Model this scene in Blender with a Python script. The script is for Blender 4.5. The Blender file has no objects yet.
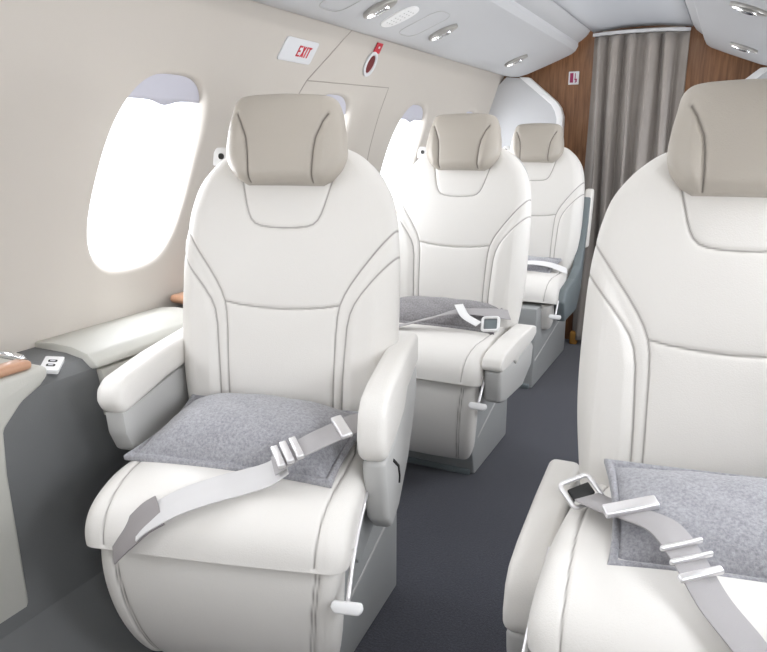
import bpy, bmesh, math, random
import numpy as np
from mathutils import Vector, Matrix

scene = bpy.context.scene
COL = scene.collection
random.seed(4)
rad = math.radians
CX = -0.5                      # x of the cabin's centre line

# ------------------------------------------------------------------ materials
def new_mat(name):
    m = bpy.data.materials.new(name); m.use_nodes = True
    nt = m.node_tree
    return m, nt, nt.nodes['Principled BSDF']

def solid(name, color, rough=0.5, metal=0.0, bump=0.0, scale=200.0, var=0.0, vscale=8.0, coat=0.0, sheen=0.0, seam=None):
    m, nt, b = new_mat(name)
    L = nt.links
    b.inputs['Base Color'].default_value = (*color, 1)
    b.inputs['Roughness'].default_value = rough
    b.inputs['Metallic'].default_value = metal
    b.inputs['Coat Weight'].default_value = coat
    b.inputs['Sheen Weight'].default_value = sheen
    tc = nt.nodes.new('ShaderNodeTexCoord')
    src = None
    if var > 0:
        n = nt.nodes.new('ShaderNodeTexNoise'); n.inputs['Scale'].default_value = vscale; n.inputs['Detail'].default_value = 6
        L.new(tc.outputs['Object'], n.inputs['Vector'])
        r = nt.nodes.new('ShaderNodeMix'); r.data_type = 'RGBA'
        r.inputs[6].default_value = (*[c*(1-var) for c in color], 1)
        r.inputs[7].default_value = (*[min(1, c*(1+var)) for c in color], 1)
        L.new(n.outputs['Fac'], r.inputs[0]); src = r.outputs[2]
    if seam is not None:
        a = nt.nodes.new('ShaderNodeAttribute'); a.attribute_name = 'seam'
        r = nt.nodes.new('ShaderNodeMix'); r.data_type = 'RGBA'
        r.inputs[6].default_value = (*color, 1)
        r.inputs[7].default_value = (*seam, 1)
        if src is not None: L.new(src, r.inputs[6])
        L.new(a.outputs['Fac'], r.inputs[0]); src = r.outputs[2]
    if src is not None: L.new(src, b.inputs['Base Color'])
    if bump > 0:
        n2 = nt.nodes.new('ShaderNodeTexNoise'); n2.inputs['Scale'].default_value = scale; n2.inputs['Detail'].default_value = 3
        L.new(tc.outputs['Object'], n2.inputs['Vector'])
        bp = nt.nodes.new('ShaderNodeBump'); bp.inputs['Strength'].default_value = bump; bp.inputs['Distance'].default_value = 0.002
        L.new(n2.outputs['Fac'], bp.inputs['Height']); L.new(bp.outputs['Normal'], b.inputs['Normal'])
    return m

M = {}
M['leather'] = solid('white_leather', (0.78, 0.76, 0.725), 0.48, bump=0.25, scale=420, var=0.02, vscale=5, seam=(0.30, 0.28, 0.26))
M['head'] = solid('taupe_leather', (0.47, 0.43, 0.375), 0.45, bump=0.25, scale=420, var=0.03, vscale=6, seam=(0.17, 0.15, 0.13))
M['wall'] = solid('wall_liner', (0.60, 0.56, 0.51), 0.75, bump=0.1, scale=500, var=0.015)
M['wall_gap'] = solid('panel_gap', (0.40, 0.36, 0.32), 0.8)
M['bin'] = solid('overhead_liner', (0.56, 0.565, 0.58), 0.55, var=0.02, vscale=3)
M['ceil'] = solid('ceiling_liner', (0.50, 0.52, 0.555), 0.6, var=0.02, vscale=3)
M['ledge'] = solid('ledge_leather', (0.56, 0.555, 0.51), 0.5, bump=0.2, scale=420, seam=(0.2, 0.2, 0.2))
M['dark'] = solid('side_panel_grey', (0.155, 0.16, 0.162), 0.6, bump=0.3, scale=600, var=0.05)
M['arm_grey'] = solid('armrest_shell_grey', (0.50, 0.50, 0.49), 0.5, var=0.02)
M['base'] = solid('seat_base_grey', (0.36, 0.37, 0.37), 0.5, var=0.03)
M['shroud'] = solid('shroud_grey', (0.17, 0.20, 0.21), 0.5)
M['black'] = solid('black_gap', (0.015, 0.015, 0.015), 0.6)
M['bezel'] = solid('bezel_metal', (0.42, 0.41, 0.39), 0.35, metal=0.7)
M['chrome'] = solid('chrome', (0.85, 0.86, 0.88), 0.18, metal=1.0)
M['silver'] = solid('brushed_silver', (0.86, 0.85, 0.86), 0.38, metal=0.8)
M['white'] = solid('white_plastic', (0.84, 0.84, 0.84), 0.4)
M['shade'] = solid('shade_plastic', (0.60, 0.60, 0.68), 0.5)
M['red'] = solid('sign_red', (0.62, 0.03, 0.05), 0.5)
M['dkred'] = solid('handle_red', (0.16, 0.01, 0.012), 0.4)
M['magenta'] = solid('pictogram', (0.32, 0.02, 0.10), 0.5)
M['plate'] = solid('sign_plate', (0.72, 0.73, 0.75), 0.45)
M['webw'] = solid('webbing_light', (0.66, 0.65, 0.65), 0.7, bump=0.5, scale=900)
M['webg'] = solid('webbing_grey', (0.40, 0.385, 0.39), 0.6, bump=0.5, scale=900)
M['webd'] = solid('webbing_label', (0.30, 0.28, 0.28), 0.7, bump=0.4, scale=900)
M['brown'] = solid('brown_rubber', (0.35, 0.17, 0.03), 0.6)

def wood_mat():
    m, nt, b = new_mat('wood_veneer'); L = nt.links
    tc = nt.nodes.new('ShaderNodeTexCoord'); mp = nt.nodes.new('ShaderNodeMapping')
    mp.inputs['Scale'].default_value = (30, 30, 2.0)
    L.new(tc.outputs['Object'], mp.inputs['Vector'])
    n = nt.nodes.new('ShaderNodeTexNoise'); n.inputs['Scale'].default_value = 3; n.inputs['Detail'].default_value = 8; n.inputs['Distortion'].default_value = 0.6
    L.new(mp.outputs['Vector'], n.inputs['Vector'])
    r = nt.nodes.new('ShaderNodeValToRGB')
    r.color_ramp.elements[0].position = 0.3; r.color_ramp.elements[0].color = (0.15, 0.064, 0.028, 1)
    r.color_ramp.elements[1].position = 0.7; r.color_ramp.elements[1].color = (0.30, 0.15, 0.072, 1)
    L.new(n.outputs['Fac'], r.inputs['Fac']); L.new(r.outputs['Color'], b.inputs['Base Color'])
    b.inputs['Roughness'].default_value = 0.35
    return m
M['wood'] = wood_mat()
M['wood_light'] = solid('ledge_wood', (0.52, 0.29, 0.18), 0.3, var=0.15, vscale=40, coat=0.3)

def wool_mat(name, c1, c2):
    m, nt, b = new_mat(name); L = nt.links
    tc = nt.nodes.new('ShaderNodeTexCoord')
    n = nt.nodes.new('ShaderNodeTexNoise'); n.inputs['Scale'].default_value = 170; n.inputs['Detail'].default_value = 6; n.inputs['Roughness'].default_value = 0.75
    L.new(tc.outputs['Object'], n.inputs['Vector'])
    r = nt.nodes.new('ShaderNodeValToRGB')
    r.color_ramp.elements[0].position = 0.36; r.color_ramp.elements[0].color = (*c1, 1)
    r.color_ramp.elements[1].position = 0.66; r.color_ramp.elements[1].color = (*c2, 1)
    L.new(n.outputs['Fac'], r.inputs['Fac']); L.new(r.outputs['Color'], b.inputs['Base Color'])
    b.inputs['Roughness'].default_value = 0.95; b.inputs['Sheen Weight'].default_value = 0.3
    bp = nt.nodes.new('ShaderNodeBump'); bp.inputs['Strength'].default_value = 0.6; bp.inputs['Distance'].default_value = 0.003
    L.new(n.outputs['Fac'], bp.inputs['Height']); L.new(bp.outputs['Normal'], b.inputs['Normal'])
    return m
M['wool'] = wool_mat('grey_wool', (0.25, 0.25, 0.27), (0.45, 0.45, 0.48))
M['wool_dark'] = wool_mat('dark_grey_wool', (0.17, 0.16, 0.165), (0.32, 0.31, 0.32))
M['carpet'] = wool_mat('carpet_blue_grey', (0.015, 0.017, 0.028), (0.044, 0.047, 0.068))

def curtain_mat():
    m, nt, b = new_mat('curtain_fabric'); L = nt.links
    tc = nt.nodes.new('ShaderNodeTexCoord'); w = nt.nodes.new('ShaderNodeTexNoise')
    w.inputs['Scale'].default_value = 9; w.inputs['Detail'].default_value = 4
    L.new(tc.outputs['Object'], w.inputs['Vector'])
    r = nt.nodes.new('ShaderNodeValToRGB')
    r.color_ramp.elements[0].color = (0.25, 0.225, 0.205, 1); r.color_ramp.elements[1].color = (0.34, 0.31, 0.285, 1)
    L.new(w.outputs['Fac'], r.inputs['Fac']); L.new(r.outputs['Color'], b.inputs['Base Color'])
    b.inputs['Roughness'].default_value = 0.8; b.inputs['Sheen Weight'].default_value = 0.2
    return m
M['curtain'] = curtain_mat()

def glass_mat():
    m = bpy.data.materials.new('window_pane'); m.use_nodes = True
    nt = m.node_tree; nt.nodes.clear(); L = nt.links
    o = nt.nodes.new('ShaderNodeOutputMaterial'); mx = nt.nodes.new('ShaderNodeMixShader')
    t = nt.nodes.new('ShaderNodeBsdfTransparent'); g = nt.nodes.new('ShaderNodeBsdfGlossy')
    g.inputs['Roughness'].default_value = 0.05; t.inputs['Color'].default_value = (0.97, 0.98, 1, 1)
    mx.inputs[0].default_value = 0.06
    L.new(t.outputs[0], mx.inputs[1]); L.new(g.outputs[0], mx.inputs[2]); L.new(mx.outputs[0], o.inputs['Surface'])
    return m
M['glass'] = glass_mat()
def lamp_mat(name, s, c=(1, 0.98, 0.94)):
    m, nt, b = new_mat(name)
    b.inputs['Emission Color'].default_value = (*c, 1); b.inputs['Emission Strength'].default_value = s
    b.inputs['Base Color'].default_value = (0.9, 0.9, 0.9, 1)
    return m
M['lamp'] = lamp_mat('reading_lamp_glow', 2.0)

# ------------------------------------------------------------------ object helpers
def link(name, me, mat=None, parent=None, kind=None):
    o = bpy.data.objects.new(name, me); COL.objects.link(o)
    if mat is not None:
        me.materials.clear()
        me.materials.append(M[mat] if isinstance(mat, str) else mat)
    if parent is not None: o.parent = parent
    if kind: o['kind'] = kind
    return o
def tag(o, label, cat, group=None, kind=None):
    o['label'] = label; o['category'] = cat
    if group: o['group'] = group
    if kind: o['kind'] = kind
    return o
def thing(name, label, cat, loc=(0, 0, 0), rz=0.0, group=None):
    o = bpy.data.objects.new(name, None); COL.objects.link(o)
    o.location = loc; o.rotation_euler = (0, 0, rz); o.empty_display_size = 0.05
    return tag(o, label, cat, group)
def smooth(me, on=True):
    me.polygons.foreach_set('use_smooth', [on]*len(me.polygons))
def mesh_from(verts, faces, sm=True):
    me = bpy.data.meshes.new('m'); me.from_pydata([tuple(v) for v in verts], [], [tuple(f) for f in faces]); me.update()
    bm = bmesh.new(); bm.from_mesh(me); bmesh.ops.recalc_face_normals(bm, faces=bm.faces); bm.to_mesh(me); bm.free()
    smooth(me, sm); return me
def finish(bm, sm=True, recalc=True):
    me = bpy.data.meshes.new('m')
    if recalc: bmesh.ops.recalc_face_normals(bm, faces=bm.faces)
    bm.to_mesh(me); bm.free(); smooth(me, sm); return me
def prism(poly, axis, d0, d1, bevel=0.0, seg=3, mp=None, sm=True):
    """poly in the two other axes (in x,y,z order), extruded along axis from d0 to d1."""
    def P(p, d):
        v = list(p); v.insert(axis, d); return mp(v) if mp else v
    bm = bmesh.new()
    a = [bm.verts.new(P(p, d0)) for p in poly]; b = [bm.verts.new(P(p, d1)) for p in poly]
    n = len(poly)
    bm.faces.new(a); bm.faces.new(list(reversed(b)))
    for i in range(n): bm.faces.new([a[i], b[i], b[(i+1) % n], a[(i+1) % n]])
    bmesh.ops.recalc_face_normals(bm, faces=bm.faces)
    if bevel > 0:
        es = [e for e in bm.edges if len(e.link_faces) == 2 and e.calc_face_angle(0) > 0.25]
        bmesh.ops.bevel(bm, geom=es, offset=bevel, segments=seg, profile=0.5, affect='EDGES', clamp_overlap=True)
    me = finish(bm, True)
    me.set_sharp_from_angle(angle=rad(40)) if bevel > 0 else me.set_sharp_from_angle(angle=rad(20))
    return me
def box(x0, x1, y0, y1, z0, z1, bevel=0.0, seg=3):
    return prism([(x0, y0), (x1, y0), (x1, y1), (x0, y1)], 2, z0, z1, bevel, seg)
def xform(me, mat):
    me.transform(mat); me.update(); return me
def join(meshes):
    bm = bmesh.new()
    for m in meshes: bm.from_mesh(m)
    me = bpy.data.meshes.new('m'); bm.to_mesh(me); bm.free()
    return me
def catmull(pts, n=8):
    pts = [np.array(p, float) for p in pts]; out = []
    for i in range(len(pts)-1):
        p0 = pts[max(i-1, 0)]; p1 = pts[i]; p2 = pts[i+1]; p3 = pts[min(i+2, len(pts)-1)]
        for k in range(n):
            t = k/n
            out.append(0.5*((2*p1)+(-p0+p2)*t+(2*p0-5*p1+4*p2-p3)*t*t+(-p0+3*p1-3*p2+p3)*t**3))
    out.append(pts[-1]); return out
def tube(pts, r, seg=10, closed=False, flat=1.0):
    pts = [Vector(p) for p in pts]; n = len(pts); V = []; F = []
    prev = None
    for i, p in enumerate(pts):
        if closed: t = (pts[(i+1) % n]-pts[i-1]).normalized()
        else: t = (pts[min(i+1, n-1)]-pts[max(i-1, 0)]).normalized()
        up = Vector((0, 0, 1)) if abs(t.z) < 0.95 else Vector((0, 1, 0))
        if prev is not None: up = prev
        s = t.cross(up).normalized(); u = s.cross(t).normalized(); prev = u
        for k in range(seg):
            a = 2*math.pi*k/seg; V.append(p+s*math.cos(a)*r+u*math.sin(a)*r*flat)
    rows = n if closed else n-1
    for i in range(rows):
        for k in range(seg):
            a = i*seg+k; b = i*seg+(k+1) % seg; c = ((i+1) % n)*seg+(k+1) % seg; d = ((i+1) % n)*seg+k
            F.append((a, b, c, d))
    if not closed:
        F.append(tuple(range(seg))[::-1]); F.append(tuple((n-1)*seg+k for k in range(seg)))
    return mesh_from(V, F)
def ribbon(pts, width, thick, side, n=8):
    """strap: pts = centre line, side = width direction per point (or one)."""
    P = catmull(pts, n)
    if isinstance(side[0], (int, float)): side = [side]*len(pts)
    S = catmull(side, n); V = []; F = []
    for i, p in enumerate(P):
        t = P[min(i+1, len(P)-1)]-P[max(i-1, 0)]; t = t/np.linalg.norm(t)
        s = S[i]-t*np.dot(S[i], t); s = s/np.linalg.norm(s); nn = np.cross(s, t)
        h = width/2
        for u, w in ((-h, -.3), (-h*.96, -.5), (h*.96, -.5), (h, -.3), (h, .3), (h*.96, .5), (h*.3, .5), (-h*.3, .5), (-h*.96, .5), (-h, .3)):
            V.append(p+s*u+nn*w*thick)
    m = 10
    for i in range(len(P)-1):
        for k in range(m): F.append((i*m+k, i*m+(k+1) % m, (i+1)*m+(k+1) % m, (i+1)*m+k))
    F.append(tuple(range(m))[::-1]); F.append(tuple((len(P)-1)*m+k for k in range(m)))
    me = mesh_from(V, F); me.set_sharp_from_angle(angle=rad(50)); return me
def frame_at(o, xd, nd):
    """matrix: local x along xd, local z along nd."""
    x = Vector(xd).normalized(); z = Vector(nd).normalized(); z = (z-x*z.dot(x)).normalized(); y = z.cross(x)
    return Matrix(((x.x, y.x, z.x, o[0]), (x.y, y.y, z.y, o[1]), (x.z, y.z, z.z, o[2]), (0, 0, 0, 1)))
def rounded_rect(hx, hy, r, n=6):
    out = []
    for cx, cy, a0 in ((hx-r, hy-r, 0), (-hx+r, hy-r, 90), (-hx+r, -hy+r, 180), (hx-r, -hy+r, 270)):
        for k in range(n+1):
            a = rad(a0+90*k/n); out.append((cx+r*math.cos(a), cy+r*math.sin(a)))
    return out

# ------------------------------------------------------------------ upholstered pad
def interp(x, xs, ys): return np.interp(x, xs, ys)
def smooth_interp(x, xs, ys):
    xs = np.array(xs, float); ys = np.array(ys, float); x = np.clip(x, xs[0], xs[-1])
    m = np.gradient(ys, xs); i = np.clip(np.searchsorted(xs, x)-1, 0, len(xs)-2)
    h = xs[i+1]-xs[i]; t = (x-xs[i])/h
    return (2*t**3-3*t**2+1)*ys[i]+(t**3-2*t**2+t)*h*m[i]+(-2*t**3+3*t**2)*ys[i+1]+(t**3-t**2)*h*m[i+1]
def seg_dist(A, S, polys):
    d = np.full(A.shape, 9.0)
    for pl in polys:
        for (a0, s0), (a1, s1) in zip(pl[:-1], pl[1:]):
            dx, ds = a1-a0, s1-s0; L2 = dx*dx+ds*ds+1e-12
            t = np.clip(((A-a0)*dx+(S-s0)*ds)/L2, 0, 1)
            d = np.minimum(d, np.hypot(A-(a0+t*dx), S-(s0+t*ds)))
    return d
def pad(spine, wx, tf, tb, r, rs, crown=0.0, seams=(), groove=0.003, puff=0.003, sw=0.0020, ns=200, na=120, extra=None, rb=None):
    """spine: list of (s, b, z) ; cross-section lies along X and the spine normal.
    wx: (s list, half width list). r: side edge radius, rs: (start radius, end radius)."""
    sp = np.array(spine, float); s0, s1 = sp[0, 0], sp[-1, 0]
    q = np.linspace(0, 1, ns); s = s0+(s1-s0)*(0.55*q+0.45*(0.5-0.5*np.cos(np.pi*q)))
    B = smooth_interp(s, sp[:, 0], sp[:, 1]); Z = smooth_interp(s, sp[:, 0], sp[:, 2])
    ds = 1e-3
    dB = (smooth_interp(s+ds, sp[:, 0], sp[:, 1])-smooth_interp(s-ds, sp[:, 0], sp[:, 1]))
    dZ = (smooth_interp(s+ds, sp[:, 0], sp[:, 2])-smooth_interp(s-ds, sp[:, 0], sp[:, 2]))
    ln = np.hypot(dB, dZ); dB /= ln; dZ /= ln
    NB, NZ = -dZ, dB                                   # front normal (left of the direction of travel)
    W = smooth_interp(s, wx[0], wx[1])
    p = np.linspace(-1, 1, na); u = 0.6*p+0.4*np.sin(np.pi/2*p)
    A = W[:, None]*u[None, :]; S = np.repeat(s[:, None], na, 1)
    eA = W[:, None]-np.abs(A)
    def prof(T, R, R0, R1):
        e1 = np.clip(eA/R, 0, 1); f = R*(1-np.sqrt(1-(1-e1)**2+1e-9))
        g0 = R0*(1-np.sqrt(1-(1-np.clip((S-s0)/R0, 0, 1))**2+1e-9)) if R0 > 0 else 0
        g1 = R1*(1-np.sqrt(1-(1-np.clip((s1-S)/R1, 0, 1))**2+1e-9)) if R1 > 0 else 0
        drop = (f**2+g0**2+g1**2)**.5
        return np.maximum(T-drop, -T*0.0+0.001)
    pl = [list(x) for x in seams]; pl += [[(-a, b) for a, b in x] for x in seams if max(abs(a) for a, b in x) == max(a for a, b in x) and min(a for a, b in x) > 0.0]
    Nf = prof(tf, r, rs[0], rs[1])+crown*(1-u[None, :]**2)*np.ones_like(A)*np.clip(eA/r, 0, 1)
    seam = np.zeros_like(A)
    if pl:
        d = seg_dist(A, S, pl)
        Nf = Nf-groove*np.exp(-(d/0.0035)**2)-puff*np.exp(-(d/0.016))
        seam = np.clip(1.25-(d/sw), 0, 1)
    if extra is not None: Nf = Nf+extra(A, S)
    rb = rb or r
    Nb = prof(tb, rb, rs[0], rs[1])
    V = []
    Ff = np.stack([A, B[:, None]+NB[:, None]*Nf, Z[:, None]+NZ[:, None]*Nf], -1).reshape(-1, 3)
    Fb = np.stack([A, B[:, None]-NB[:, None]*Nb, Z[:, None]-NZ[:, None]*Nb], -1).reshape(-1, 3)
    n = ns*na; V = np.concatenate([Ff, Fb]); F = []
    i, j = np.meshgrid(np.arange(ns-1), np.arange(na-1), indexing='ij'); k = (i*na+j).ravel()
    F.append(np.stack([k, k+na, k+na+1, k+1], -1)); F.append(np.stack([k+n, k+1+n, k+na+1+n, k+na+n], -1))
    i = np.arange(ns-1)*na; F.append(np.stack([i, i+n, i+na+n, i+na], -1))
    i = i+na-1; F.append(np.stack([i, i+na, i+na+n, i+n], -1))
    j = np.arange(na-1); F.append(np.stack([j, j+1, j+1+n, j+n], -1))
    j = j+(ns-1)*na; F.append(np.stack([j, j+n, j+1+n, j+1], -1))
    me = bpy.data.meshes.new('pad'); V[:, 1] -= 0.25
    me.from_pydata(V.tolist(), [], np.concatenate(F).tolist()); me.update()
    at = me.attributes.new('seam', 'FLOAT', 'POINT')
    at.data.foreach_set('value', np.concatenate([seam.ravel(), np.zeros(n)]).astype(np.float32))
    bm = bmesh.new(); bm.from_mesh(me); bmesh.ops.recalc_face_normals(bm, faces=bm.faces); bm.to_mesh(me); bm.free()
    smooth(me)
    return me

# ------------------------------------------------------------------ seat
def sb(v): return [v[0], v[1]-0.25, v[2]]      # (a, b, z) with b from the cushion's front edge -> seat local
# backrest: s = height above floor along the spine
BK = [(0.40, 0.475, 0.40), (0.55, 0.492, 0.55), (0.75, 0.515, 0.75), (0.90, 0.545, 0.90), (1.00, 0.575, 0.998), (1.115, 0.620, 1.105)]
U_seam = [(-.113, 1.055), (-.105, 1.02), (-.091, .970), (-.085, .953), (-.078, .940), (-.068, .931), (-.054, .926), (-.03, .923), (0, .922), (.03, .923), (.054, .926), (.068, .931), (.078, .940), (.085, .953), (.091, .970), (.105, 1.02), (.113, 1.055)]
B_seam = [(.264, .948), (.235, .908), (.205, .870), (.178, .836), (.158, .808), (.145, .786), (.136, .764), (.131, .74), (.128, .70), (.125, .60), (.122, .42)]
C_seam = [(.264, .880), (.232, .845), (.205, .815), (.184, .790), (.169, .768), (.159, .745), (.153, .715), (.150, .67), (.146, .60), (.142, .42)]
D_seam = [(-.134, .763), (-.10, .757), (-.05, .7525), (0, .751), (.05, .7525), (.10, .757), (.134, .763)]
def back_extra(A, S):
    x = np.abs(A)
    side = np.interp(S, [.40, .72, .78, .95, 1.1], [.135, .145, .160, .27, .3])
    f = np.clip((x-side)/0.03, 0, 1)
    lum = 0.006*np.exp(-((S-.60)/.10)**2)
    return 0.010*f*f*(3-2*f)*np.clip((0.26-x)/0.04, 0, 1)+lum
MESH = {}
MESH['back'] = pad(BK, ([.40, .50, .62, .78, .90, .97, 1.02, 1.05, 1.075, 1.10, 1.115], [.228, .243, .256, .259, .254, .243, .226, .206, .183, .150, .120]),
                   0.060, 0.050, 0.05, (0.03, 0.045), crown=0.012, seams=[U_seam, B_seam, C_seam, D_seam], ns=330, na=260, extra=back_extra)
MESH['back_shell'] = pad([(s, b+0.055, z) for s, b, z in BK], ([.40, .62, .78, .90, .97, 1.02, 1.06, 1.09, 1.115], [.215, .235, .240, .238, .228, .213, .188, .155, .11]),
                         0.02, 0.022, 0.03, (0.02, 0.02), ns=60, na=40)
HD = [(0.0, 0.520, 1.030), (0.10, 0.540, 1.125), (0.150, 0.554, 1.172), (0.180, 0.574, 1.201)]
H_seam = [(.072, .004), (.073, .04), (.075, .07), (.079, .095), (.085, .115), (.093, .131), (.103, .143)]
def head_extra(A, S):
    x = np.abs(A); lim = np.interp(S, [0, .09, .13, .155], [.072, .079, .093, .13])
    f = np.clip((x-lim)/0.02, 0, 1)
    return 0.006*f*np.clip((0.136-x)/0.05, 0, 1)*np.clip((.150-S)/.03, 0, 1)
MESH['head'] = pad(HD, ([0, .012, .03, .06, .10, .145, .170, .180], [.088, .106, .122, .1345, .1345, .127, .120, .112]),
                   0.055, 0.045, 0.036, (0.030, 0.024), crown=0.010, seams=[H_seam], ns=130, na=130, extra=head_extra, groove=.0045, sw=.0022)
# cushion: s runs from the front face up and back
CU = [(0.0, 0.050, 0.392), (0.04, 0.058, 0.424), (0.11, 0.105, 0.448), (0.2, 0.195, 0.452), (0.35, 0.345, 0.444), (0.47, 0.465, 0.436)]
K_seam = [(.200, .015), (.203, .06), (.206, .12), (.209, .2), (.206, .29), (.192, .36), (.178, .42), (.17, .46)]
MESH['cushion'] = pad(CU, ([0, .02, .08, .2, .32, .47], [.250, .253, .252, .248, .240, .226]), 0.052, 0.040, 0.036, (0.004, 0.02),
                      crown=0.006, rb=.012, seams=[K_seam], ns=200, na=170, groove=.003, puff=.002, sw=.0018)
LG = [(0.0, 0.075, 0.392), (0.05, 0.070, 0.345), (0.15, 0.085, 0.245), (0.24, 0.120, 0.160), (0.29, 0.150, 0.115)]
MESH['legrest'] = None

def cushion_mesh(): return MESH['cushion']
def leg_mesh():
    # direction runs downwards, so build it upwards for the front normal to face the front
    L = [(0.29-s, b, z) for s, b, z in LG][::-1]
    L = [(s, b, z) for s, b, z in L]
    g = [(.165, .02), (.180, .10), (.192, .2), (.202, .275)]
    g2 = [(.158, .02), (.173, .10), (.185, .2), (.195, .275)]
    return pad(L, ([0, .03, .1, .2, .27, .29], [.192, .206, .222, .234, .237, .237]), 0.045, 0.03, 0.028, (0.03, 0.014), crown=0.006,
               seams=[g, g2], ns=120, na=120, groove=.003, puff=.0015, sw=.0018)
MESH['legrest'] = leg_mesh()
MESH['legrest_short'] = pad([(0, .10, .262), (.06, .085, .318), (.12, .075, .388)], ([0, .03, .12], [.215, .228, .235]), .04, .03, .028, (.03, .014), crown=.005, ns=50, na=60)

def arm(parent, side, z, inner, width, style):
    """side -1/+1; z = top height at the front tip; inner = |a| of the inner face."""
    def PR(poly, a0, a1, bev, seg=4):
        return prism([(b-0.25, zz+z) for b, zz in poly], 0, min(side*a0, side*a1), max(side*a0, side*a1), bev, seg)
    h = bpy.data.objects.new('armrest', None); COL.objects.link(h); h.parent = parent; h.empty_display_size = .05
    if style == 'window':
        pad_p = [(.165, -.045), (.172, -.015), (.20, .0), (.34, .012), (.60, .018), (.60, -.045), (.36, -.055), (.22, -.072), (.185, -.075)]
        bod_p = [(.186, -.070), (.24, -.068), (.60, -.042), (.60, -.20), (.42, -.215), (.29, -.205), (.215, -.165), (.192, -.12)]
        link('pad', PR(pad_p, inner, inner+width, .022), 'leather', h)
        link('side_shell', PR(bod_p, inner+.008, inner+width-.006, .008, 2), 'arm_grey', h)
    elif style == 'aisle':
        pad_p = [(.155, -.080), (.166, -.03), (.195, -.002), (.26, .01), (.42, .020), (.60, .022), (.60, -.06), (.44, -.075), (.41, -.100), (.39, -.112), (.30, -.128), (.19, -.135), (.162, -.115)]
        bod_p = [(.178, -.130), (.30, -.126), (.39, -.110), (.44, -.073), (.60, -.058), (.60, -.15), (.48, -.255), (.35, -.315), (.27, -.32), (.22, -.275), (.188, -.18)]
        link('pad', PR(pad_p, inner, inner+width, .022), 'leather', h)
        link('side_shell', PR(bod_p, inner+.006, inner+width-.004, .012, 3), 'arm_grey', h)
        sx = side*(inner+width-.004)
        link('release_slot', tube([(sx, b-.25, zz+z) for b, zz in [(.27, -.165), (.33, -.205), (.345, -.235), (.34, -.25)]], .0035, 8), 'black', h)
    else:                                       # lowered armrest
        pad_p = [(.04, -.030), (.052, -.008), (.085, .006), (.22, .018), (.42, .02), (.47, .006), (.475, -.02), (.43, -.035), (.25, -.050), (.225, -.068), (.195, -.046), (.07, -.048), (.045, -.043)]
        bod_p = [(.05, -.044), (.195, -.042), (.225, -.062), (.25, -.046), (.42, -.034), (.455, -.06), (.44, -.13), (.33, -.175), (.12, -.165), (.06, -.15)]
        link('pad', PR(pad_p, inner, inner+width, .018), 'leather', h)
        link('side_shell', PR(bod_p, inner+.006, inner+width-.004, .012, 3), 'arm_grey', h)
    return h

def make_seat(label, x, y, deg, aisle, arms, base_rz=0.0, base_y=(-.03, .36), leg='legrest'):
    """aisle = +1 when the aisle is on the seat's +a side. x, y = cushion front centre."""
    t = rad(deg); bx, by = -math.sin(t), math.cos(t)
    root = thing('aircraft_seat', label, 'seat', (x+bx*.25, y+by*.25, 0), t, 'white leather cabin seats')
    link('backrest', MESH['back'], 'leather', root)
    link('back_shell', MESH['back_shell'], 'arm_grey', root)
    link('headrest', MESH['head'], 'head', root)['label'] = 'taupe leather headrest'
    link('seat_cushion', MESH['cushion'], 'leather', root)
    link('leg_rest', MESH[leg], 'leather', root)
    # belt guide on the window-side shoulder
    g = prism([(-.024, 0), (.024, 0), (.020, .030), (.012, .042), (-.012, .042), (-.020, .030)], 1, -.007, .007, .004, 2)
    hole = prism(rounded_rect(.007, .007, .006, 4), 1, -.0085, .0085, 0)
    bg = link('belt_guide', g, 'white', root); bg.location = (-aisle*.184, .345, 1.072)
    hl = link('guide_hole', hole, 'black', bg); hl.location = (0, 0, .022)
    # base: keeps square to the cabin while the seat above swivels
    br = bpy.data.objects.new('seat_base', None); COL.objects.link(br); br.parent = root; br.rotation_euler = (0, 0, base_rz-t)
    br.empty_display_size = .05
    y0, y1 = base_y
    sidep = [(y0, 0), (y1, 0), (y1, .30), (.22, .385), (min(-.13, y0+.02), .385), (min(-.13, y0+.02), .33)]
    link('pedestal', prism(sidep, 0, -.185, .185, .010, 2), 'base', br)
    link('side_trim', prism([(y0+.02, .13), (y1-.04, .235), (y1-.04, .243), (y0+.02, .138)], 0, aisle*.185-.002, aisle*.185+.002, .001, 1), 'arm_grey', br)
    link('floor_plate', prism([(y0-.015, 0), (y1+.015, 0), (y1+.015, .022), (y0-.015, .022)], 0, -.17, .17, .004, 2), 'shroud', br)
    link('swivel_plate', prism([(-.14, .375), (.22, .375), (.22, .402), (-.14, .402)], 0, -.19, .19, .008, 2), 'black', br)
    # recline lever at the aisle side: thin bar and paddle
    a = aisle
    bar = tube([Vector(p) for p in catmull([sb((a*.250, .20, .462)), sb((a*.252, .12, .43)), sb((a*.255, .06, .40)), sb((a*.257, .012, .35))], 6)], .0045, 8)
    lv = link('recline_lever', bar, 'silver', root)
    pdl = prism([(-.026, 0), (.026, 0), (.030, -.012), (.022, -.022), (-.022, -.022), (-.030, -.012)], 1, -.006, .006, .004, 2)
    pd = link('paddle', pdl, 'white', lv); pd.location = sb((a*.257, .008, .352)); pd.rotation_euler = (rad(-25), 0, 0)
    skirt = [(.20, .30), (.47, .30), (.54, .40), (.56, .47), (.12, .44), (.10, .40)]
    link('side_shroud', prism([(b-.25, z) for b, z in skirt], 0, min(a*.205, a*.235), max(a*.205, a*.235), .006, 2), 'base', root)
    for s in arms: arm(root, *s)
    return root

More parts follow.
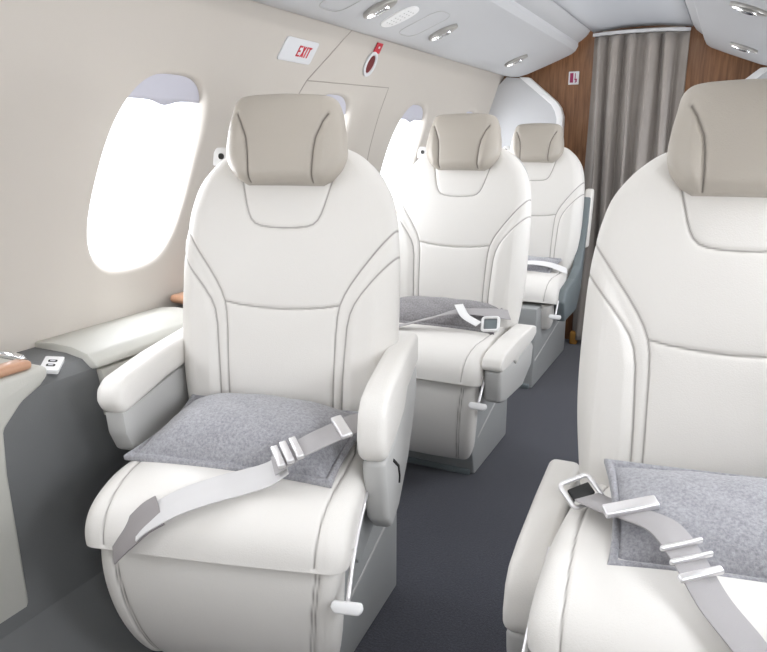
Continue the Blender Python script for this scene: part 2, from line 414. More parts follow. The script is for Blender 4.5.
S1 = (-.765, .85, 15.0); S2 = (-.880, 1.94, 0.0); S3 = (-.925, 3.2, 0.0); SR = (.055, .88, 3.0)
seat1 = make_seat('large white leather seat by the first window, belt laid diagonally over its front', *S1, 1,
                  [(-1, .665, .243, .058, 'window'), (1, .665, .238, .056, 'aisle')], rad(4))
seat2 = make_seat('middle seat of the left row, behind the large front seat, aisle armrest lowered', *S2, 1,
                  [(-1, .60, .245, .062, 'window'), (1, .490, .250, .066, 'low')])
seat3 = make_seat('rearmost small white seat in front of the wood bulkhead', *S3, 1, [(-1, .60, .245, .06, 'window')], base_y=(-.32, .40), leg='legrest_short')
seatR = make_seat('white leather seat at the right edge of the photo, across the aisle', *SR, -1,
                  [(-1, .425, .250, .070, 'aisle')])
# rearmost seat: dark side shroud and its armrest folded upright
sh = [(.10, .30), (.38, .30), (.47, .40), (.52, .62), (.60, .86), (.56, .86), (.47, .60), (.42, .52), (.30, .475), (.10, .455), (.06, .40)]
link('dark_side_shroud', prism([(b-.25, z) for b, z in sh], 0, .243, .285, .008, 2), 'shroud', seat3)['label'] = 'dark teal grey plastic side shroud'
link('folded_armrest', prism([(b-.25, z) for b, z in [(.53, .60), (.58, .60), (.63, .86), (.62, .90), (.58, .90), (.565, .86)]], 0, .250, .292, .012, 3), 'leather', seat3)

# ------------------------------------------------------------------ pillows
def pillow(name, label, hx, hy, h, mat, parent_pose, a, b, z, rz=0.0, tilt=0.0, roll=0.0, bend=0.0, group='grey wool lumbar pillows'):
    n, m = 130, 90; V = []; F = []
    us = np.linspace(-1, 1, n); vs = np.linspace(-1, 1, m); us = .35*us+.65*np.sin(np.pi/2*us); vs = .35*vs+.65*np.sin(np.pi/2*vs)
    for sgn in (1, -1):
        for u in us:
            for v in vs:
                k = 1-0.05*(1-v*v)*(abs(u)**6)*1.0
                k2 = 1-0.05*(1-u*u)*(abs(v)**6)
                X = hx*u*k; Y = hy*v*k2
                du = (1-abs(u))*hx; dv = (1-abs(v))*hy; fl = 0.014
                eu = max(0, du-fl)/(hx-fl); ev = max(0, dv-fl)/(hy-fl)
                t = (1-(1-eu)**2.6)**.62*(1-(1-ev)**2.6)**.62
                wr = 0.0018*math.sin(X*60+3*math.sin(Y*30))*t
                dd = min(du, dv)
                rim = 0.0085*math.sqrt(max(0, 1-((dd-0.007)/0.008)**2)) if dd < 0.015 else 0.0
                zz = sgn*max((h*t*(1.0 if sgn > 0 else .35)+wr*(sgn > 0)), rim, .0008)
                zz += bend*(max(0, v-(-.1)))**2
                V.append((X, Y, zz))
    N = n*m
    for i in range(n-1):
        for j in range(m-1):
            k = i*m+j; F.append((k, k+m, k+m+1, k+1)); F.append((k+N, k+1+N, k+m+1+N, k+m+N))
    for i in range(n-1):
        k = i*m; F.append((k, k+N, k+m+N, k+m)); k += m-1; F.append((k, k+m, k+m+N, k+N))
    for j in range(m-1):
        F.append((j, j+1, j+1+N, j+N)); k = (n-1)*m+j; F.append((k, k+N, k+1+N, k+1))
    me = mesh_from(V, F)
    ox, oy, deg = parent_pose; t = rad(deg)
    loc = (ox+a*math.cos(t)-b*math.sin(t), oy+a*math.sin(t)+b*math.cos(t), z)
    me.transform(Matrix.Rotation(rad(tilt), 4, 'X') @ Matrix.Rotation(rad(roll), 4, 'Y'))
    o = link(name, me, mat); o.location = loc; o.rotation_euler = (0, 0, t+rad(rz))
    return tag(o, label, 'pillow', group)
pillow('pillow', 'grey felt pillow lying flat on the large front left seat', .222, .135, .075, 'wool', S1, -.008, .272, .522, rz=-5, tilt=5, bend=.012)
pillow('pillow', 'grey woven pillow leaning on the backrest of the right edge seat', .235, .125, .045, 'wool', SR, .062, .268, .534, rz=8, tilt=15)
pillow('pillow', 'dark grey pillow on the middle seat of the left row', .215, .10, .035, 'wool_dark', S2, .0, .36, .535, rz=2, tilt=20)
pillow('pillow', 'small pale grey pillow on the rearmost seat', .16, .10, .03, 'wool', S3, .02, .34, .525, rz=-6, tilt=14)

# ------------------------------------------------------------------ lap belts
def buckle_bar(parent, name, c, along, nrm, L, W, T, mat='silver', bev=.003):
    me = box(-L/2, L/2, -W/2, W/2, -T/2, T/2, bev, 3); me.transform(frame_at(c, along, nrm))
    return link(name, me, mat, parent)
def belt(label, root_seat, path, side, parts, width=.048, n=8, mat='webw', mat_part=None):
    """A belt is fastened to its seat: child of the seat."""
    b = link('lap_belt', ribbon([sb(p) for p in path], width, .0035, side, n), mat, root_seat)
    return b
# front left seat
P1 = [(.262, .33, .560), (.225, .25, .585), (.185, .185, .585), (.15, .14, .578), (.118, .115, .562), (.095, .105, .547)]
b1 = belt('', seat1, P1, [-.5, .85, .12], None, mat='webg', width=.058)
P1b = [(.118, .113, .553), (.085, .105, .530), (.045, .090, .519), (.0, .060, .514), (-.055, .030, .500), (-.105, .010, .474), (-.130, .003, .452)]
link('light_webbing', ribbon([sb(p) for p in P1b], .064, .003, [-.36, .9, .30], 8), 'webw', b1)
link('webbing_label', ribbon([sb(p) for p in [(-.090, .018, .486), (-.112, .007, .4735), (-.135, -.001, .452), (-.160, -.004, .428), (-.176, -.004, .410)]], .064, .004, [-.40, .75, .55], 6), 'webd', b1)
for k, (p, w) in enumerate([((.200, .205, .592), .016), ((.118, .116, .572), .010), ((.103, .110, .564), .010), ((.134, .125, .578), .010)]):
    buckle_bar(b1, 'buckle' if k == 0 else 'adjuster_bar', sb(p), (-.52, .84, .12), (-.1, -.2, .95), .076 if k == 0 else .070, w*1.4, .010)
# right edge seat
PR_ = [(-.206, .292, .521), (-.168, .245, .535), (-.128, .197, .555), (-.08, .140, .572), (-.045, .090, .557), (-.01, .05, .524), (.03, .012, .500), (.07, -.02, .47)]
bR = belt('', seatR, PR_, [.75, .68, .1], None, mat='webg', width=.05)
ring = [Vector((x, y, 0)) for x, y in rounded_rect(.030, .026, .009, 5)]
me = tube(ring, .0045, 14, closed=True); me.transform(frame_at(sb((-.218, .303, .524)), (.75, .68, .2), (.2, -.5, .9)))
link('buckle_ring', me, 'silver', bR)
me = box(-.022, .022, -.012, .012, -.004, .004, .003, 2); me.transform(frame_at(sb((-.218, .303, .523)), (.75, .68, .2), (.2, -.5, .9)))
link('buckle_tongue', me, 'black', bR)
buckle_bar(bR, 'buckle', sb((-.131, .200, .565)), (.86, .48, .14), (.1, -.35, .93), .088, .022, .012)
for k, p in enumerate([(-.056, .104, .571), (-.042, .088, .562), (-.029, .073, .549)]):
    buckle_bar(bR, 'adjuster_bar', sb(p), (.82, .55, .1), (.1, -.35, .93), .066, .012 if k == 2 else .007, .009)
# middle seat
P2 = [(.235, .39, .545), (.17, .33, .56), (.08, .27, .565), (0, .215, .545), (-.10, .17, .518), (-.2, .14, .512)]
b2 = belt('', seat2, P2, [.4, .9, .1], None, mat='webg', width=.045)
link('light_webbing', ribbon([sb(p) for p in [(.07, .33, .578), (.10, .27, .577), (.13, .235, .562), (.18, .22, .545)]], .030, .003, [.7, .6, .1], 6), 'white', b2)
ring = [Vector((x, y, 0)) for x, y in rounded_rect(.027, .024, .008, 5)]
me = tube(ring, .005, 8, closed=True); me.transform(frame_at(sb((.215, .24, .545)), (.9, .1, .1), (0, -.75, .65)))
link('buckle_ring', me, 'white', b2)
me = box(-.022, .022, -.018, .018, -.003, .003, .002, 2); me.transform(frame_at(sb((.215, .243, .543)), (.9, .1, .1), (0, -.75, .65)))
link('buckle_tongue', me, 'shroud', b2)
# rear seat
P3 = [(.24, .30, .512), (.15, .26, .545), (.05, .22, .553), (-.05, .20, .535), (-.15, .20, .512)]
b3 = belt('', seat3, P3, [.2, .95, .1], None, mat='white', width=.06)
link('light_webbing', ribbon([sb(p) for p in [(.05, .16, .520), (.0, .22, .575), (-.06, .26, .575), (-.12, .22, .53)]], .05, .003, [.3, .9, .1], 6), 'webw', b3)

# ------------------------------------------------------------------ cabin shell
WZ = [0.0, .30, .55, .70, .80, .90, 1.00, 1.10, 1.20, 1.30, 1.40, 1.52, 1.60, 1.70]
WX = [-1.19, -1.29, -1.37, -1.395, -1.398, -1.390, -1.376, -1.356, -1.328, -1.295, -1.260, -1.218, -1.17, -1.10]
def wall_x(z): return float(smooth_interp(np.array([z]), WZ, WX)[0])
def wall_p(y, z, out=0.0, side=-1):
    z = float(z); x = wall_x(z); d = (wall_x(z+.005)-wall_x(z-.005))/.01
    nn = math.hypot(1, d); nx, nz = -1/nn, d/nn                 # outward
    X = x+nx*out; Z = z+nz*out
    return (X, y, Z) if side < 0 else (2*CX-X, y, Z)
WIN_Y = [-.90, -.12, .66, 1.415, 2.245, 2.99, 3.72]
WA, WB, WZC, WSH, WE = .172, .250, 1.050, .27, 3.0
Z0, Z1 = .66, 1.56
def build_wall(side):
    bm = bmesh.new()
    cuts = [-1.5]+[(a+b)/2 for a, b in zip(WIN_Y[:-1], WIN_Y[1:])]+[4.1]
    NZ_, NY = 24, 18
    for wi, yc in enumerate(WIN_Y):
        ya, yb = cuts[wi], cuts[wi+1]
        per = [(ya+(yb-ya)*k/NY, Z0) for k in range(NY)]+[(yb, Z0+(Z1-Z0)*k/NZ_) for k in range(NZ_)]
        per += [(yb-(yb-ya)*k/NY, Z1) for k in range(NY)]+[(ya, Z1-(Z1-Z0)*k/NZ_) for k in range(NZ_)]
        rings = []
        inner = []
        for (y, z) in per:
            a = math.atan2((z-WZC)/WB, (y-yc)/WA); e = WE
            c, s = math.cos(a), math.sin(a)
            rr = (abs(c)**e+abs(s)**e)**(-1/e)
            inner.append((yc+WA*c*rr+WSH*WB*s*rr, WZC+WB*s*rr))
        levels = [(-.13, .048), (-.10, .035), (-.06, .020), (-.03, .009), (0, .003), (.04, .0005), (.08, 0)]
        for sc, out in levels:
            ring = []
            for (iy, iz), (py, pz) in zip(inner, per):
                if sc <= 0: y, z = yc+(iy-yc)*(1+sc), WZC+(iz-WZC)*(1+sc*.7)
                else: y, z = iy+(py-iy)*sc, iz+(pz-iz)*sc
                ring.append(bm.verts.new(wall_p(y, z, out, side)))
            rings.append(ring)
        for f in (.2, .35, .5, .65, .8, 1.0):
            rings.append([bm.verts.new(wall_p(iy+(py-iy)*f, iz+(pz-iz)*f, 0, side)) for (iy, iz), (py, pz) in zip(inner, per)])
        n = len(per)
        for ri, (r0, r1) in enumerate(zip(rings[:-1], rings[1:])):
            for k in range(n): bm.faces.new([r0[k], r0[(k+1) % n], r1[(k+1) % n], r1[k]]).material_index = 1 if ri < 4 else 0
    # plain wall below and above
    for zs in ([0.0, .15, .3, .45, .55, Z0], [Z1, 1.6, 1.65, 1.70]):
        ys = np.linspace(-1.5, 4.1, 60)
        g = [[bm.verts.new(wall_p(y, z, 0, side)) for y in ys] for z in zs]
        for a, b in zip(g[:-1], g[1:]):
            for k in range(len(ys)-1): bm.faces.new([a[k], a[k+1], b[k+1], b[k]])
    bmesh.ops.remove_doubles(bm, verts=bm.verts, dist=.0005)
    return finish(bm, True)
for nm, sd in (('wall_left', -1), ('wall_right', 1)):
    w_obj = link(nm, build_wall(sd), 'wall', kind='structure'); w_obj.data.materials.append(M['white'])
wn = 0
for side in (-1, 1):
    for yc in WIN_Y:
        wn += 1
        e = bpy.data.objects.new('window_%d' % wn, None); COL.objects.link(e); e['kind'] = 'structure'; e.empty_display_size = .1
        e.location = wall_p(yc, WZC, .04, side)
        inv = Matrix.Translation(-Vector(e.location))
        V = [wall_p(yc, WZC, .045, side)]; F = []; n = 48; R = 8
        for r in range(1, R+1):
            for k in range(n):
                a = 2*math.pi*k/n; c, s = math.cos(a), math.sin(a); rr = (abs(c)**WE+abs(s)**WE)**(-1/WE)
                V.append(wall_p(yc+WA*.89*c*rr*r/R+WSH*WB*.93*s*rr*r/R, WZC+WB*.93*s*rr*r/R, .045, side))
        for k in range(n): F.append((0, 1+k, 1+(k+1) % n))
        for r in range(R-1):
            for k in range(n): F.append((1+r*n+k, 1+(r+1)*n+k, 1+(r+1)*n+(k+1) % n, 1+r*n+(k+1) % n))
        me = mesh_from(V, F); me.transform(inv)
        p = link('pane', me, 'glass', e)
        # shade pulled up to the top of the recess
        V = []; F = []; m_ = 20; rows = 8; zt0, zt1 = WZC+.175, WZC+.242
        for lay in (.022, .034):
            for i in range(rows+1):
                z = zt0+(zt1-zt0)*i/rows
                hw = WA*.95*(max(0, 1-(abs(z-WZC)/(WB*1.0))**WE))**(1/WE)
                for j in range(m_+1):
                    u = -1+2*j/m_
                    dz = -.012*math.exp(-(u/.25)**2) if i == 0 else 0
                    V.append(wall_p(yc+hw*u+WSH*(z-WZC), z+dz, lay, side))
        Nn = (rows+1)*(m_+1); w_ = m_+1
        for i in range(rows):
            for j in range(m_):
                k = i*w_+j; F.append((k, k+1, k+w_+1, k+w_)); F.append((k+Nn, k+w_+Nn, k+w_+1+Nn, k+1+Nn))
        for j in range(m_):
            F.append((j, j+Nn, j+1+Nn, j+1)); k = rows*w_+j; F.append((k, k+1, k+1+Nn, k+Nn))
        for i in range(rows):
            k = i*w_; F.append((k, k+w_, k+w_+Nn, k+Nn)); k += m_; F.append((k, k+Nn, k+w_+Nn, k+w_))
        me = mesh_from(V, F); me.transform(inv); link('window_shade', me, 'shade', e)

link('floor', prism([(-2.3, -1.6), (1.3, -1.6), (1.3, 5.0), (-2.3, 5.0)], 2, -.04, 0), 'carpet', kind='structure')
# ceiling panel with a slight arch
cp = [(-.745, 1.700), (-.70, 1.705), (-.6, 1.714), (-.5, 1.717), (-.4, 1.714), (-.3, 1.705), (-.255, 1.700), (-.255, 1.76), (-.745, 1.76)]
link('ceiling', prism(cp, 1, -1.5, 4.1), 'ceil', kind='structure')
# overhead units (one each side): the underside holds the reading lights
def bin_profile(side):
    p = [(-1.236, 1.522), (-1.225, 1.504), (-1.20, 1.493), (-1.165, 1.487), (-1.12, 1.486), (-1.07, 1.498), (-.98, 1.532), (-.90, 1.563), (-.84, 1.588), (-.818, 1.604), (-.806, 1.628),
         (-.806, 1.645), (-.79, 1.655), (-.765, 1.675), (-.748, 1.699), (-.748, 1.77), (-1.10, 1.77), (-1.16, 1.62)]
    return p if side < 0 else [(2*CX-x, z) for x, z in p][::-1]
for side, lab in ((-1, 'long pale grey overhead panel above the left windows'), (1, 'pale grey overhead panel at top right with rounded lower edge')):
    tag(link('overhead_panel', prism(bin_profile(side), 1, -1.5, 4.02 if side < 0 else 4.04), 'bin'), lab, 'overhead panel')
# bulkheads
BY = 4.1
wood_l = [(-1.42, 0), (-.735, 0), (-.735, 1.68), (-.70, 1.71), (-.30, 1.71), (-.265, 1.68), (-.265, 0), (.42, 0), (.42, 1.8), (-1.42, 1.8)]
link('wall_back', prism(wood_l, 1, BY, BY+.03), 'wood', kind='structure')
link('wall_front', prism([(-1.45, 0), (.45, 0), (.45, 1.8), (-1.45, 1.8)], 1, -1.53, -1.5), 'wall', kind='structure')
link('wall_leak_blocker', prism([(-1.3, 0), (.3, 0), (.3, 1.8), (-1.3, 1.8)], 1, 4.135, 4.16), 'wall', kind='structure')  # unseen panel set close behind the doorway to stop light leaking in
# white framed panels on the bulkhead beside the wood
for side in (-1, 1):
    f = lambda pts: pts if side < 0 else [(2*CX-x, z) for x, z in pts][::-1]
    e = thing('bulkhead_panel', 'cream bulkhead panel with white frame beside the wood, behind the rearmost seat' if side < 0 else 'white framed bulkhead panel corner above the right edge headrest', 'panel', (0, 4.06, 0))
    body = [(-1.35, .02), (-.895, .02), (-.895, 1.265), (-.915, 1.315), (-1.07, 1.455), (-1.10, 1.48), (-1.20, 1.49), (-1.26, 1.43), (-1.31, 1.32), (-1.36, 1.10), (-1.36, .8)]
    me = prism(f(body), 1, -.006, .035); link('panel_face', me, 'bin', e)
    fr = [(-.868, .02), (-.868, 1.27), (-.885, 1.32), (-.91, 1.352), (-1.07, 1.483), (-1.125, 1.487), (-.937, 1.335), (-.915, 1.30), (-.903, 1.26), (-.903, .02)]
    link('panel_frame', prism(f(fr), 1, -.022, .036, .004, 2), 'white', e)

# curtain with pleats on a bowed rail
def curtain_y(u): return 4.06-.05*(1-u*u)
c = thing('curtain', 'pleated taupe grey curtain closing the doorway in the bulkhead', 'curtain', (CX, 4.02, 0))
V = []; F = []; nu, nz = 260, 40
for lay in (0, 1):
    for i in range(nz+1):
        f = i/nz; z = .03+f*(1.665-.03)
        for j in range(nu+1):
            u = -1+2*j/nu
            amp = .027+.008*(1-f)
            ph = u*math.pi*5.6+.6*math.sin(u*3+f*1.5)+.45*math.sin(f*4+u*5)
            pl = amp*math.sin(ph)+.005*math.sin(ph*2.3+1.1)-.012
            lean = .03*(1-f)*u
            X = .233*u+lean*.2+.006*math.sin(f*5+u*9); Y = curtain_y(u)-4.02-.012+pl+.003*lay
            V.append((X, Y, z))
N = (nz+1)*(nu+1); w_ = nu+1
for i in range(nz):
    for j in range(nu):
        k = i*w_+j; F.append((k, k+1, k+w_+1, k+w_)); F.append((k+N, k+w_+N, k+w_+1+N, k+1+N))
for j in range(nu):
    F.append((j, j+N, j+1+N, j+1)); k = nz*w_+j; F.append((k, k+1, k+1+N, k+N))
link('fabric', mesh_from(V, F), 'curtain', c)
rail = [(.235*u, curtain_y(u)-4.02, 1.682) for u in np.linspace(-1, 1, 25)]
link('rail', ribbon(rail, .022, .016, [0, 1, 0], 2), 'plate', c)
tag(link('door_stop', box(-.742, -.70, 3.99, 4.03, 0, .075, .008, 2), 'brown'), 'small amber brown block at the foot of the curtain', 'door stop')

# panel gaps in the left wall around the emergency exit
def wall_strip(pts, w, mat='wall_gap', out=-.0012):
    P = []
    for (y0, z0), (y1, z1) in zip(pts[:-1], pts[1:]):
        for k in range(12): P.append((y0+(y1-y0)*k/12, z0+(z1-z0)*k/12))
    P.append(pts[-1]); V = []; F = []
    for i, (y, z) in enumerate(P):
        a = P[max(i-1, 0)]; b = P[min(i+1, len(P)-1)]; d = np.array([b[0]-a[0], b[1]-a[1]]); d /= np.linalg.norm(d)
        for s, o in ((-1, out), (1, out), (1, .004), (-1, .004)):
            V.append(wall_p(y-d[1]*s*w/2, z+d[0]*s*w/2, o))
    for i in range(len(P)-1):
        for k in range(4): F.append((i*4+k, i*4+(k+1) % 4, i*4+4+(k+1) % 4, i*4+4+k))
    return mesh_from(V, F)
link('trim_1', wall_strip([(2.29, 1.515), (2.07, 1.325), (1.99, 1.20), (1.95, 1.0)], .0035), 'wall_gap', kind='structure')
link('trim_2', wall_strip([(2.07, 1.325), (2.68, 1.343), (2.665, 1.25), (2.655, 1.10), (2.65, .9)], .0032), 'wall_gap', kind='structure')
link('trim_3', wall_strip([(4.085, 1.50), (4.085, 1.30), (4.085, 1.0), (4.085, .75)], .012), 'shroud', kind='structure')

# EXIT sign
def wall_frame(y, z, out=0.0):
    p = Vector(wall_p(y, z, out)); up = (Vector(wall_p(y, z+.01))-Vector(wall_p(y, z-.01))).normalized()
    ax = Vector((0, 1, 0)); n = ax.cross(up)                       # into the cabin?
    if n.x < 0: n = -n; 
    m = Matrix((( ax.x, up.x, n.x, p.x), (ax.y, up.y, n.y, p.y), (ax.z, up.z, n.z, p.z), (0, 0, 0, 1)))
    return m
def flat(poly, d0, d1, bevel=0): return prism(poly, 2, d0, d1, bevel, 2)
ex = thing('exit_sign', 'pale grey sign reading EXIT in red on the cream left wall', 'sign'); ex.matrix_world = wall_frame(1.98, 1.405)
SHR = .45
def shear(p): return [(x+SHR*y, y) for x, y in p]
link('sign_plate', flat(shear(rounded_rect(.092, .036, .010)), -.004, .004, .0015), 'plate', ex)
def letter(ch, x, h=.026, w=.017, t=.0055):
    b = []
    H, Wd = h/2, w/2
    R = lambda x0, x1, y0, y1: [(x0, y0), (x1, y0), (x1, y1), (x0, y1)]
    if ch == 'E': b = [R(-Wd, -Wd+t, -H, H), R(-Wd, Wd, H-t, H), R(-Wd, Wd, -H, -H+t), R(-Wd, Wd*.7, -t/2, t/2)]
    if ch == 'X': b = [[(-Wd, -H), (-Wd+t*1.1, -H), (Wd, H), (Wd-t*1.1, H)], [(Wd-t*1.1, -H), (Wd, -H), (-Wd+t*1.1, H), (-Wd, H)]]
    if ch == 'I': b = [R(-t/2, t/2, -H, H)]
    if ch == 'T': b = [R(-t/2, t/2, -H, H), R(-Wd, Wd, H-t, H)]
    return [flat(shear([(px+x, py) for px, py in q]), .0040, .0052) for q in b]
lt = []
for ch, x in (('E', -.026), ('X', -.004), ('I', .012), ('T', .027)): lt += letter(ch, x+.026, h=.034, w=.018, t=.0055)
link('lettering', join(lt), 'red', ex)
# emergency exit handle
SHE = .30
eh = thing('emergency_handle', 'oval white ring with dark red recess and small red tab, above the second window', 'handle'); eh.matrix_world = wall_frame(2.465, 1.412)
ov = [(.034*math.cos(a)+SHE*.040*math.sin(a), .040*math.sin(a)) for a in np.linspace(0, 2*math.pi, 40, endpoint=False)]
link('bezel', tube([Vector((x, y, .003)) for x, y in ov], .0075, 8, closed=True, flat=.7), 'plate', eh)
link('recess', flat([(x*.95, y*.95) for x, y in ov], -.002, .003), 'dkred', eh)
link('pull_tab', flat([(-.002, .042), (.046, .042), (.060, .080), (.014, .080)], .001, .005, .001), 'red', eh)
link('tab_mark', flat([(.024, .060), (.036, .060), (.040, .068), (.028, .068)], .005, .0056), 'plate', eh)
# placard on the wood bulkhead
pc = thing('pictogram_sign', 'tiny white square pictogram sign on the wood bulkhead beside the curtain', 'sign', (-.834, BY, 1.475))
link('sign_plate', box(-.028, .028, -.004, .001, -.034, .034, .001, 1), 'plate', pc)
link('pictogram', join([box(-.020, -.002, -.0052, -.0038, -.024, .026), box(.006, .010, -.0052, -.0038, -.006, .024), box(.004, .018, -.0052, -.0038, -.010, -.004), box(.008, .012, -.0052, -.0038, -.026, -.008), box(.014, .018, -.0052, -.0038, -.022, -.008)]), 'magenta', pc)

# ------------------------------------------------------------------ reading lights and overhead fittings
TILT = math.atan2(.34, .895)         # slope of the underside
def under(x, y, out=0.0, side=-1):
    xx = x if side < 0 else 2*CX-x
    z = float(np.interp(xx, [-1.165, -1.12, -1.07, -.98, -.90, -.84], [1.487, 1.486, 1.498, 1.532, 1.563, 1.588]))
    sl = (1.563-1.498)/(.17); ux = Vector((1, 0, sl)).normalized() if side < 0 else Vector((1, 0, -sl)).normalized()
    n = Vector((0, 1, 0)).cross(ux); n = n if n.z < 0 else -n
    ax = Vector((0, 1, 0)); s = n.cross(ax)
    p = Vector((x, y, z))+n*out
    return Matrix(((ax.x, s.x, n.x, p.x), (ax.y, s.y, n.y, p.y), (ax.z, s.z, n.z, p.z), (0, 0, 0, 1)))
def reading_light(x, y, side, label, rot=math.pi/2):
    e = thing('reading_light', label, 'reading light', group='overhead reading lights'); e.matrix_world = under(x, y, 0, side) @ Matrix.Rotation(rot, 4, 'Z')
    b = flat([(.060*math.cos(a), .034*math.sin(a)*abs(math.sin(a))**.4) for a in np.linspace(0, 2*math.pi, 32, endpoint=False)], -.004, .012, .005)
    link('bezel', b, 'bezel', e)
    me = tube([Vector((-.030, 0, .010)), Vector((-.012, 0, .013)), Vector((.010, 0, .013)), Vector((.028, 0, .010))], .0085, 10); link('eyeball', me, 'chrome', e)
    link('lens', flat([(.012*math.cos(a)-.036, .012*math.sin(a)) for a in np.linspace(0, 2*math.pi, 16, endpoint=False)], .010, .014), 'lamp', e)
for y, lb in ((2.04, 'chrome reading light at the top, in front of the white oval speaker'), (2.56, 'chrome reading light just behind the white oval speaker'), (3.54, 'small chrome reading light at the far end of the left overhead panel')):
    reading_light(-1.005, y, -1, lb)
reading_light(-.005, 2.56, 1, 'chrome reading light in the top right corner of the photo')
reading_light(-.01, 3.55, 1, 'farther chrome reading light on the right overhead panel')
sp = thing('speaker_grille', 'white oval speaker grille between two reading lights overhead', 'speaker'); sp.matrix_world = under(-1.012, 2.20, 0, -1) @ Matrix.Rotation(math.pi/2, 4, 'Z')
link('grille', flat([(.066*math.copysign(abs(math.cos(a))**.8, math.cos(a)), .046*math.copysign(abs(math.sin(a))**.8, math.sin(a))) for a in np.linspace(0, 2*math.pi, 48, endpoint=False)], -.003, .006, .003), 'white', sp)
dots = [box(-.04+.016*i-.0022, -.04+.016*i+.0022, -.018+.018*j-.003, -.018+.018*j+.003, .0058, .0064) for i in range(6) for j in range(3)]
link('perforations', join(dots), 'arm_grey', sp)
for y, lb in ((1.86, 'thin outlined access cover in front of the first overhead reading light'), (2.39, 'thin outlined access cover between the speaker and second reading light')):
    e = thing('access_cover', lb, 'cover'); e.matrix_world = under(-1.005, y, 0, -1) @ Matrix.Rotation(math.pi/2, 4, 'Z')
    link('outline', tube([Vector((px, py, .0005)) for px, py in rounded_rect(.085, .065, .040, 6)], .0012, 6, closed=True), 'arm_grey', e)
# light rail along the outer edge of the left overhead panel
tag(link('edge_rail', tube([Vector((-1.229, y, 1.508)) for y in np.linspace(-1.4, 4.0, 12)], .007, 10), 'bin'), 'slim pale rail along the joint of left wall and overhead panel', 'rail')

# ------------------------------------------------------------------ side ledge, lower panels, console
low = [(-1.30, .0), (-1.39, .60), (-1.39, .672), (-1.29, .672), (-1.24, .664), (-1.215, .645), (-1.206, .60), (-1.205, .45), (-1.215, .30), (-1.19, .18), (-1.10, .06), (-1.07, .0)]
link('wall_left_lower', prism(low, 1, -1.49, 4.05), 'dark', kind='structure')
lowr = [(.30, 0), (.385, .60), (.388, .69), (.37, .69), (.355, .45), (.28, 0)]
link('wall_right_lower', prism(lowr, 1, -1.49, 4.05), 'dark', kind='structure')
# padded ledge beside seat one
def ledge_piece(y0, y1, name, label):
    e = thing(name, label, 'ledge', (0, y0, 0))
    top = [(-1.394, .65), (-1.394, .684), (-1.33, .690), (-1.27, .688), (-1.225, .678), (-1.198, .660), (-1.196, .648), (-1.23, .64)]
    link('top_pad', prism(top, 1, 0, y1-y0, .006, 2), 'ledge', e)
    lowp = [(-1.23, .642), (-1.199, .642), (-1.192, .62), (-1.192, .56), (-1.198, .535), (-1.22, .53)]
    link('lower_pad', prism(lowp, 1, 0.012, y1-y0, .004, 2), 'ledge', e)
    return e
ledge_piece(1.035, 1.44, 'padded_ledge', 'cream padded ledge under the first window beside the front left seat')
ledge_piece(1.92, 3.98, 'padded_ledge', 'cream padded ledge along the wall beside the two rear seats')
# wood flap between the pads
w = thing('wood_tray', 'orange brown wood tray end on the ledge just left of the front seat backrest', 'tray', (-1.325, 1.62, .675))
link('tray_top', box(-.055, .08, -.16, .09, .015, .040, .012, 3), 'wood_light', w)
link('tray_base', box(-.05, .06, -.08, .09, -.01, .016, .006, 2), 'ledge', w)
# console in the near left corner: cream cover with a diagonal seam, wood flap and chrome handle
cn = thing('side_console', 'cream side console at the left photo edge with dark diagonal seam', 'console', (0, 0, 0))
pc_ = [(-1.4, .02), (.81, .02), (.80, .50), (.805, .590), (.85, .632), (.895, .652), (.915, .668), (.915, .690), (-1.4, .690)]
link('cover', prism(pc_, 0, -1.39, -1.196, .010, 3), 'ledge', cn)
tr = thing('table_flap', 'folded table flap with orange brown wood edge and chrome rail on the console', 'table', (-1.25, .5, .690))
link('wood_edge', box(.010, .050, -.9, .385, .001, .020, .008, 3), 'wood_light', tr)
link('top_plate', box(-.085, -.012, -.9, .36, .001, .012, .004, 2), 'arm_grey', tr)
hd = [Vector(p) for p in catmull([(-.05, -.3, .030), (-.048, .0, .032), (-.045, .30, .032), (-.03, .365, .026), (.0, .382, .022), (.035, .375, .022)], 8)]
link('chrome_rail', tube(hd, .007, 10), 'chrome', tr)
# outlet plate on the dark panel beside the console
ol = thing('outlet_plate', 'small white outlet plate with two dark sockets on the grey side panel', 'outlet')
ol.matrix_world = frame_at((-1.250, .965, .6705), (.62, -.78, -.12), (.15, 0, .98))
link('plate', flat(rounded_rect(.036, .019, .004), -.006, .003, .001), 'white', ol)
for sx in (-.011, .011):
    s_ = link('socket', flat([(x+sx, y) for x, y in rounded_rect(.0055, .009, .0035, 4)], .003, .0038), 'black', ol)
    link('contact', flat([(x+sx, y) for x, y in rounded_rect(.0022, .005, .0012, 3)], .0038, .0042), 'plate', s_)

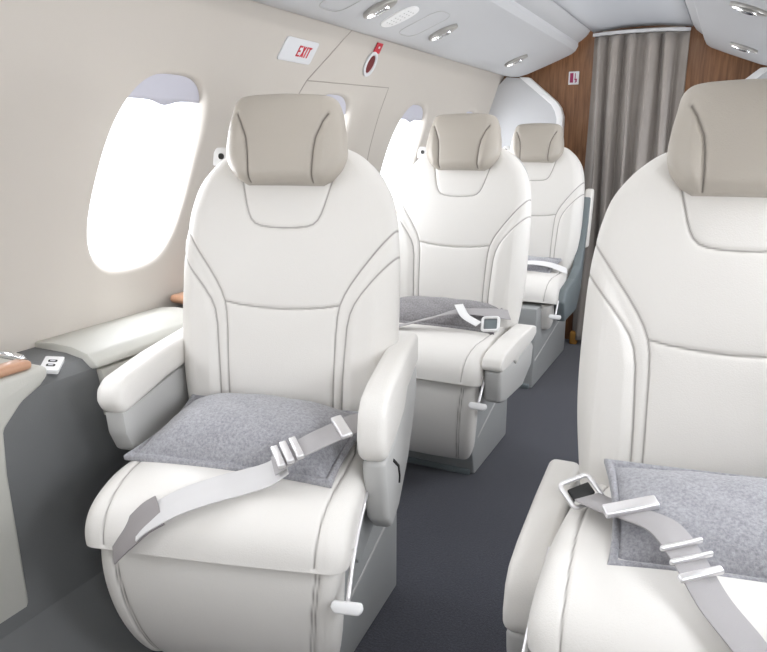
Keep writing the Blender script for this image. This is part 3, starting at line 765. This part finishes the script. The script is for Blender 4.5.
# ------------------------------------------------------------------ light
wd = bpy.data.worlds.new('World'); scene.world = wd; wd.use_nodes = True
bg = wd.node_tree.nodes['Background']; bg.inputs[0].default_value = (0.93, 0.96, 1.0, 1); bg.inputs[1].default_value = 3.0
def area(name, loc, direction, sx, sy, power, color=(1, 1, 1), spread=180):
    ld = bpy.data.lights.new(name, 'AREA'); ld.shape = 'RECTANGLE'; ld.size = sx; ld.size_y = sy; ld.energy = power; ld.color = color; ld.spread = rad(spread)
    o = bpy.data.objects.new(name, ld); COL.objects.link(o); o.location = loc
    o.rotation_euler = Vector(direction).to_track_quat('-Z', 'Y').to_euler()
    return o
for side in (-1, 1):
    for i, yc in enumerate(WIN_Y):
        p = wall_p(yc, WZC, .10, side)
        area('daylight', p, (-side, 0, -.30 if side > 0 else -.12), .5, .30, 8.0 if side > 0 else 5.5, (0.95, 0.97, 1.0))
# added fill lamps, no real fixtures, along the upper edges of both overhead panels
for side in (-1, 1):
    x = -.775 if side < 0 else 2*CX+.775
    area('fill_light', (x, 1.3, 1.66), (-side*.75, 0, -.65), 5.2, .03, 5.0, (1, .97, .93))

# ------------------------------------------------------------------ camera (solved from the vanishing point of the cabin)
f, vp, H = 700.0, (735.0, 145.0), 1.12
a = np.array([(vp[0]-383.5)/f, -(vp[1]-326)/f, 1.0]); Yc = a/np.linalg.norm(a)
kk = Yc[1]/Yc[2]; Zc = np.array([0, 1, -kk]); Zc /= np.linalg.norm(Zc); Xc = np.cross(Yc, Zc)
if Xc[0] < 0: Xc = -Xc
R3 = np.array([Xc, Yc, Zc])                      # world = R3 @ camera(x right, y up, z forward)
cd = bpy.data.cameras.new('camera'); co = bpy.data.objects.new('camera', cd); COL.objects.link(co)
rt, up, fw = R3[:, 0], R3[:, 1], R3[:, 2]
co.matrix_world = Matrix(((rt[0], up[0], -fw[0], 0), (rt[1], up[1], -fw[1], 0), (rt[2], up[2], -fw[2], H), (0, 0, 0, 1)))
cd.sensor_fit = 'HORIZONTAL'; cd.sensor_width = 36; cd.lens = f*36/767; cd.clip_start = .02
scene.camera = co
scene.view_settings.view_transform = 'Standard'; scene.view_settings.look = 'None'
scene.view_settings.exposure = 0.0; scene.view_settings.gamma = 1.0; scene.view_settings.use_curve_mapping = False
scene.cycles.max_bounces = 12; scene.cycles.diffuse_bounces = 6
